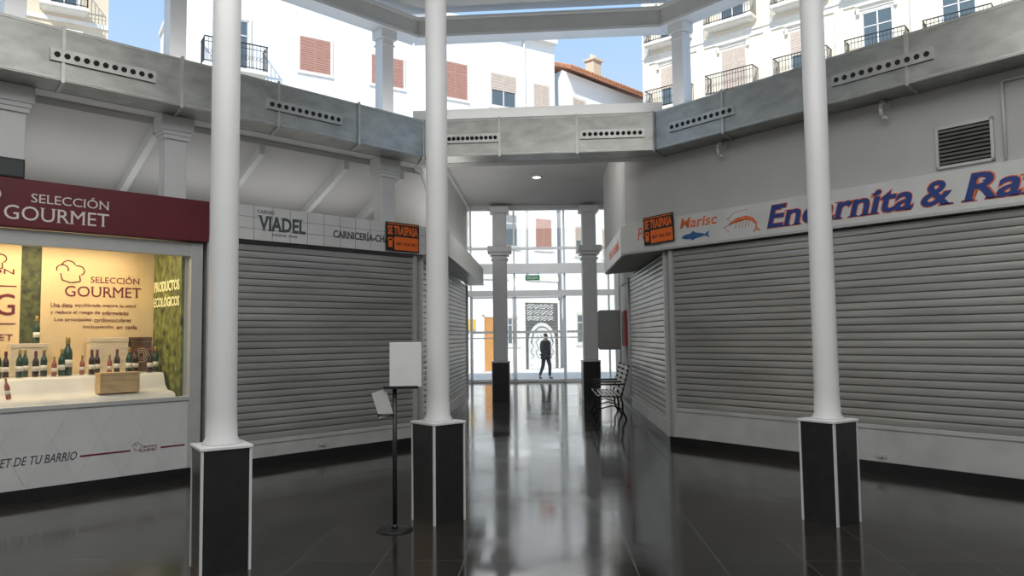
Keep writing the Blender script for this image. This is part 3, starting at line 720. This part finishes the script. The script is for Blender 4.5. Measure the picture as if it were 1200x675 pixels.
cv=[V[0],V[1],V[2],V[3],(0,.0,.82),V[15],V[16],(.22,-.01,.96),V[18],V[19],(-.22,.13,.98)]
skin('coat',cv,[(0,1),(1,2),(2,3),(0,4),(3,5),(5,6),(6,7),(3,8),(8,9),(9,10)],[(.18,.14),(.17,.135),(.18,.145),.085,(.18,.15),.075,.058,.045,.075,.058,.045],M_coat,P)
skin('trousers',[V[0],V[7],V[8],(.13,.065,.12),V[11],V[12],(-.14,-.21,.14)],[(0,1),(1,2),(2,3),(0,4),(4,5),(5,6)],[.14,.10,.07,.055,.10,.07,.055],M_trou,P)
skin('shoe',[(.13,.05,.07),(.135,.14,.045),(.14,.24,.04)],[(0,1),(1,2)],[.05,.045,.038],M_hair,P,1)
skin('shoe',[(-.14,-.22,.09),(-.145,-.15,.05),(-.15,-.05,.04)],[(0,1),(1,2)],[.05,.045,.038],M_hair,P,1)
skin('hair',[(0,-.0,1.62),(0,.01,1.70),(0,.04,1.74)],[(0,1),(1,2)],[.085,.088,.06],M_hair,P)
skin('nose',[(0,.11,1.62),(0,.125,1.605)],[(0,1)],[.012,.014],M_skin,P,1)
for sx,(wx,wy,wz) in ((1,(.22,.0,.93)),(-1,(-.22,.14,.95))):
    b=MB(); b.cyl((wx,wy,wz),(wx,wy+.01,wz-.09),.025,.035,n=8)
    for j in range(4):
        yy=wy-.022+.017*j; L=(.07,.08,.075,.06)[j]
        b.tube([(wx,yy,wz-.085),(wx-.004*sx,yy+.004,wz-.085-L*.55),(wx-.018*sx,yy+.006,wz-.085-L)],.008,6)
    b.tube([(wx,wy+.03,wz-.04),(wx-.015*sx,wy+.055,wz-.075),(wx-.02*sx,wy+.058,wz-.1)],.009,6)
    b.obj('hand',M_skin,P)

# ---------------------------------------------------------------- lights
def area(name,M,sx,sy,power,col):
    l=bpy.data.lights.new(name,'AREA'); l.shape='RECTANGLE'; l.size=sx; l.size_y=sy; l.energy=power; l.color=col
    o=bpy.data.objects.new(name,l); COL.objects.link(o); o.matrix_basis=M; return o
UP=Matrix.Rotation(math.pi,4,'X')
area('hall_fill',T((0,1.0,6.5)),9,8,590,(1,.985,.955))  # added fill above the camera, out of view, to brighten the hall
area('display_light',FL@T((.2,.45,2.74)),2.6,.3,40,(1,.80,.52))
area('vestibule_light',T((1,22.5,6.2)),5,4,190,(1,1,1))
area('stall_ceiling_fill',FL@T((1.6,.8,3.24))@UP,7,.7,11,(1,.98,.95))  # added fill hidden on the stall tops, lifts the sloped ceiling
area('duct_top_fill',FL@T((1.6,-.22,DZ+.60))@UP,7,.3,16,(1,.98,.95))  # added unseen strips on the duct tops, brighten ring beam and hall ceiling
area('duct_top_fill',FF@T((1.87,-.22,DZ+.60))@UP,3.2,.3,10,(1,.98,.95))
area('duct_top_fill',FR@T((3,-.22,DZ+.60))@UP,5.6,.3,13,(1,.98,.95))
area('corridor_fill',FF@T((1.5,.35,4.5))@Matrix.Rotation(math.radians(90),4,'X'),1.6,.4,36,(1,.98,.95))  # added fill hidden behind the duct, aimed at corridor columns and ceiling
area('corridor_ceiling_fill',FCL@T((3.4,-.22,3.3))@UP,6.4,.3,16,(1,.98,.95))  # added fill out of sight on the fascia, lifts the corridor ceiling
s=bpy.data.lights.new('sun','SUN'); s.energy=5.6; s.angle=.01; s.color=(1,.96,.89)
so=bpy.data.objects.new('sun',s); COL.objects.link(so)
d=Vector((.18,.72,-.67)); so.rotation_euler=d.to_track_quat('-Z','Y').to_euler()
w=bpy.data.worlds.new('world'); scene.world=w; w.use_nodes=True; nt=w.node_tree; bg=nt.nodes['Background']
tc=nt.nodes.new('ShaderNodeTexCoord'); sp=nt.nodes.new('ShaderNodeSeparateXYZ'); cr=nt.nodes.new('ShaderNodeValToRGB')
cr.color_ramp.elements[0].position=0; cr.color_ramp.elements[0].color=(.78,.85,.93,1)
cr.color_ramp.elements[1].position=.6; cr.color_ramp.elements[1].color=(.18,.44,.82,1)
nt.links.new(tc.outputs['Generated'],sp.inputs[0]); nt.links.new(sp.outputs['Z'],cr.inputs[0]); nt.links.new(cr.outputs[0],bg.inputs[0]); bg.inputs[1].default_value=1.25

# ---------------------------------------------------------------- camera
cd=bpy.data.cameras.new('camera'); cd.sensor_width=36; cd.lens=26; cd.clip_end=300
co=bpy.data.objects.new('camera',cd); COL.objects.link(co)
co.matrix_basis=T((0,0,1.6))@Matrix.Rotation(math.radians(90+3.73),4,'X')@Matrix.Rotation(math.radians(-.7),4,'Z')
scene.camera=co
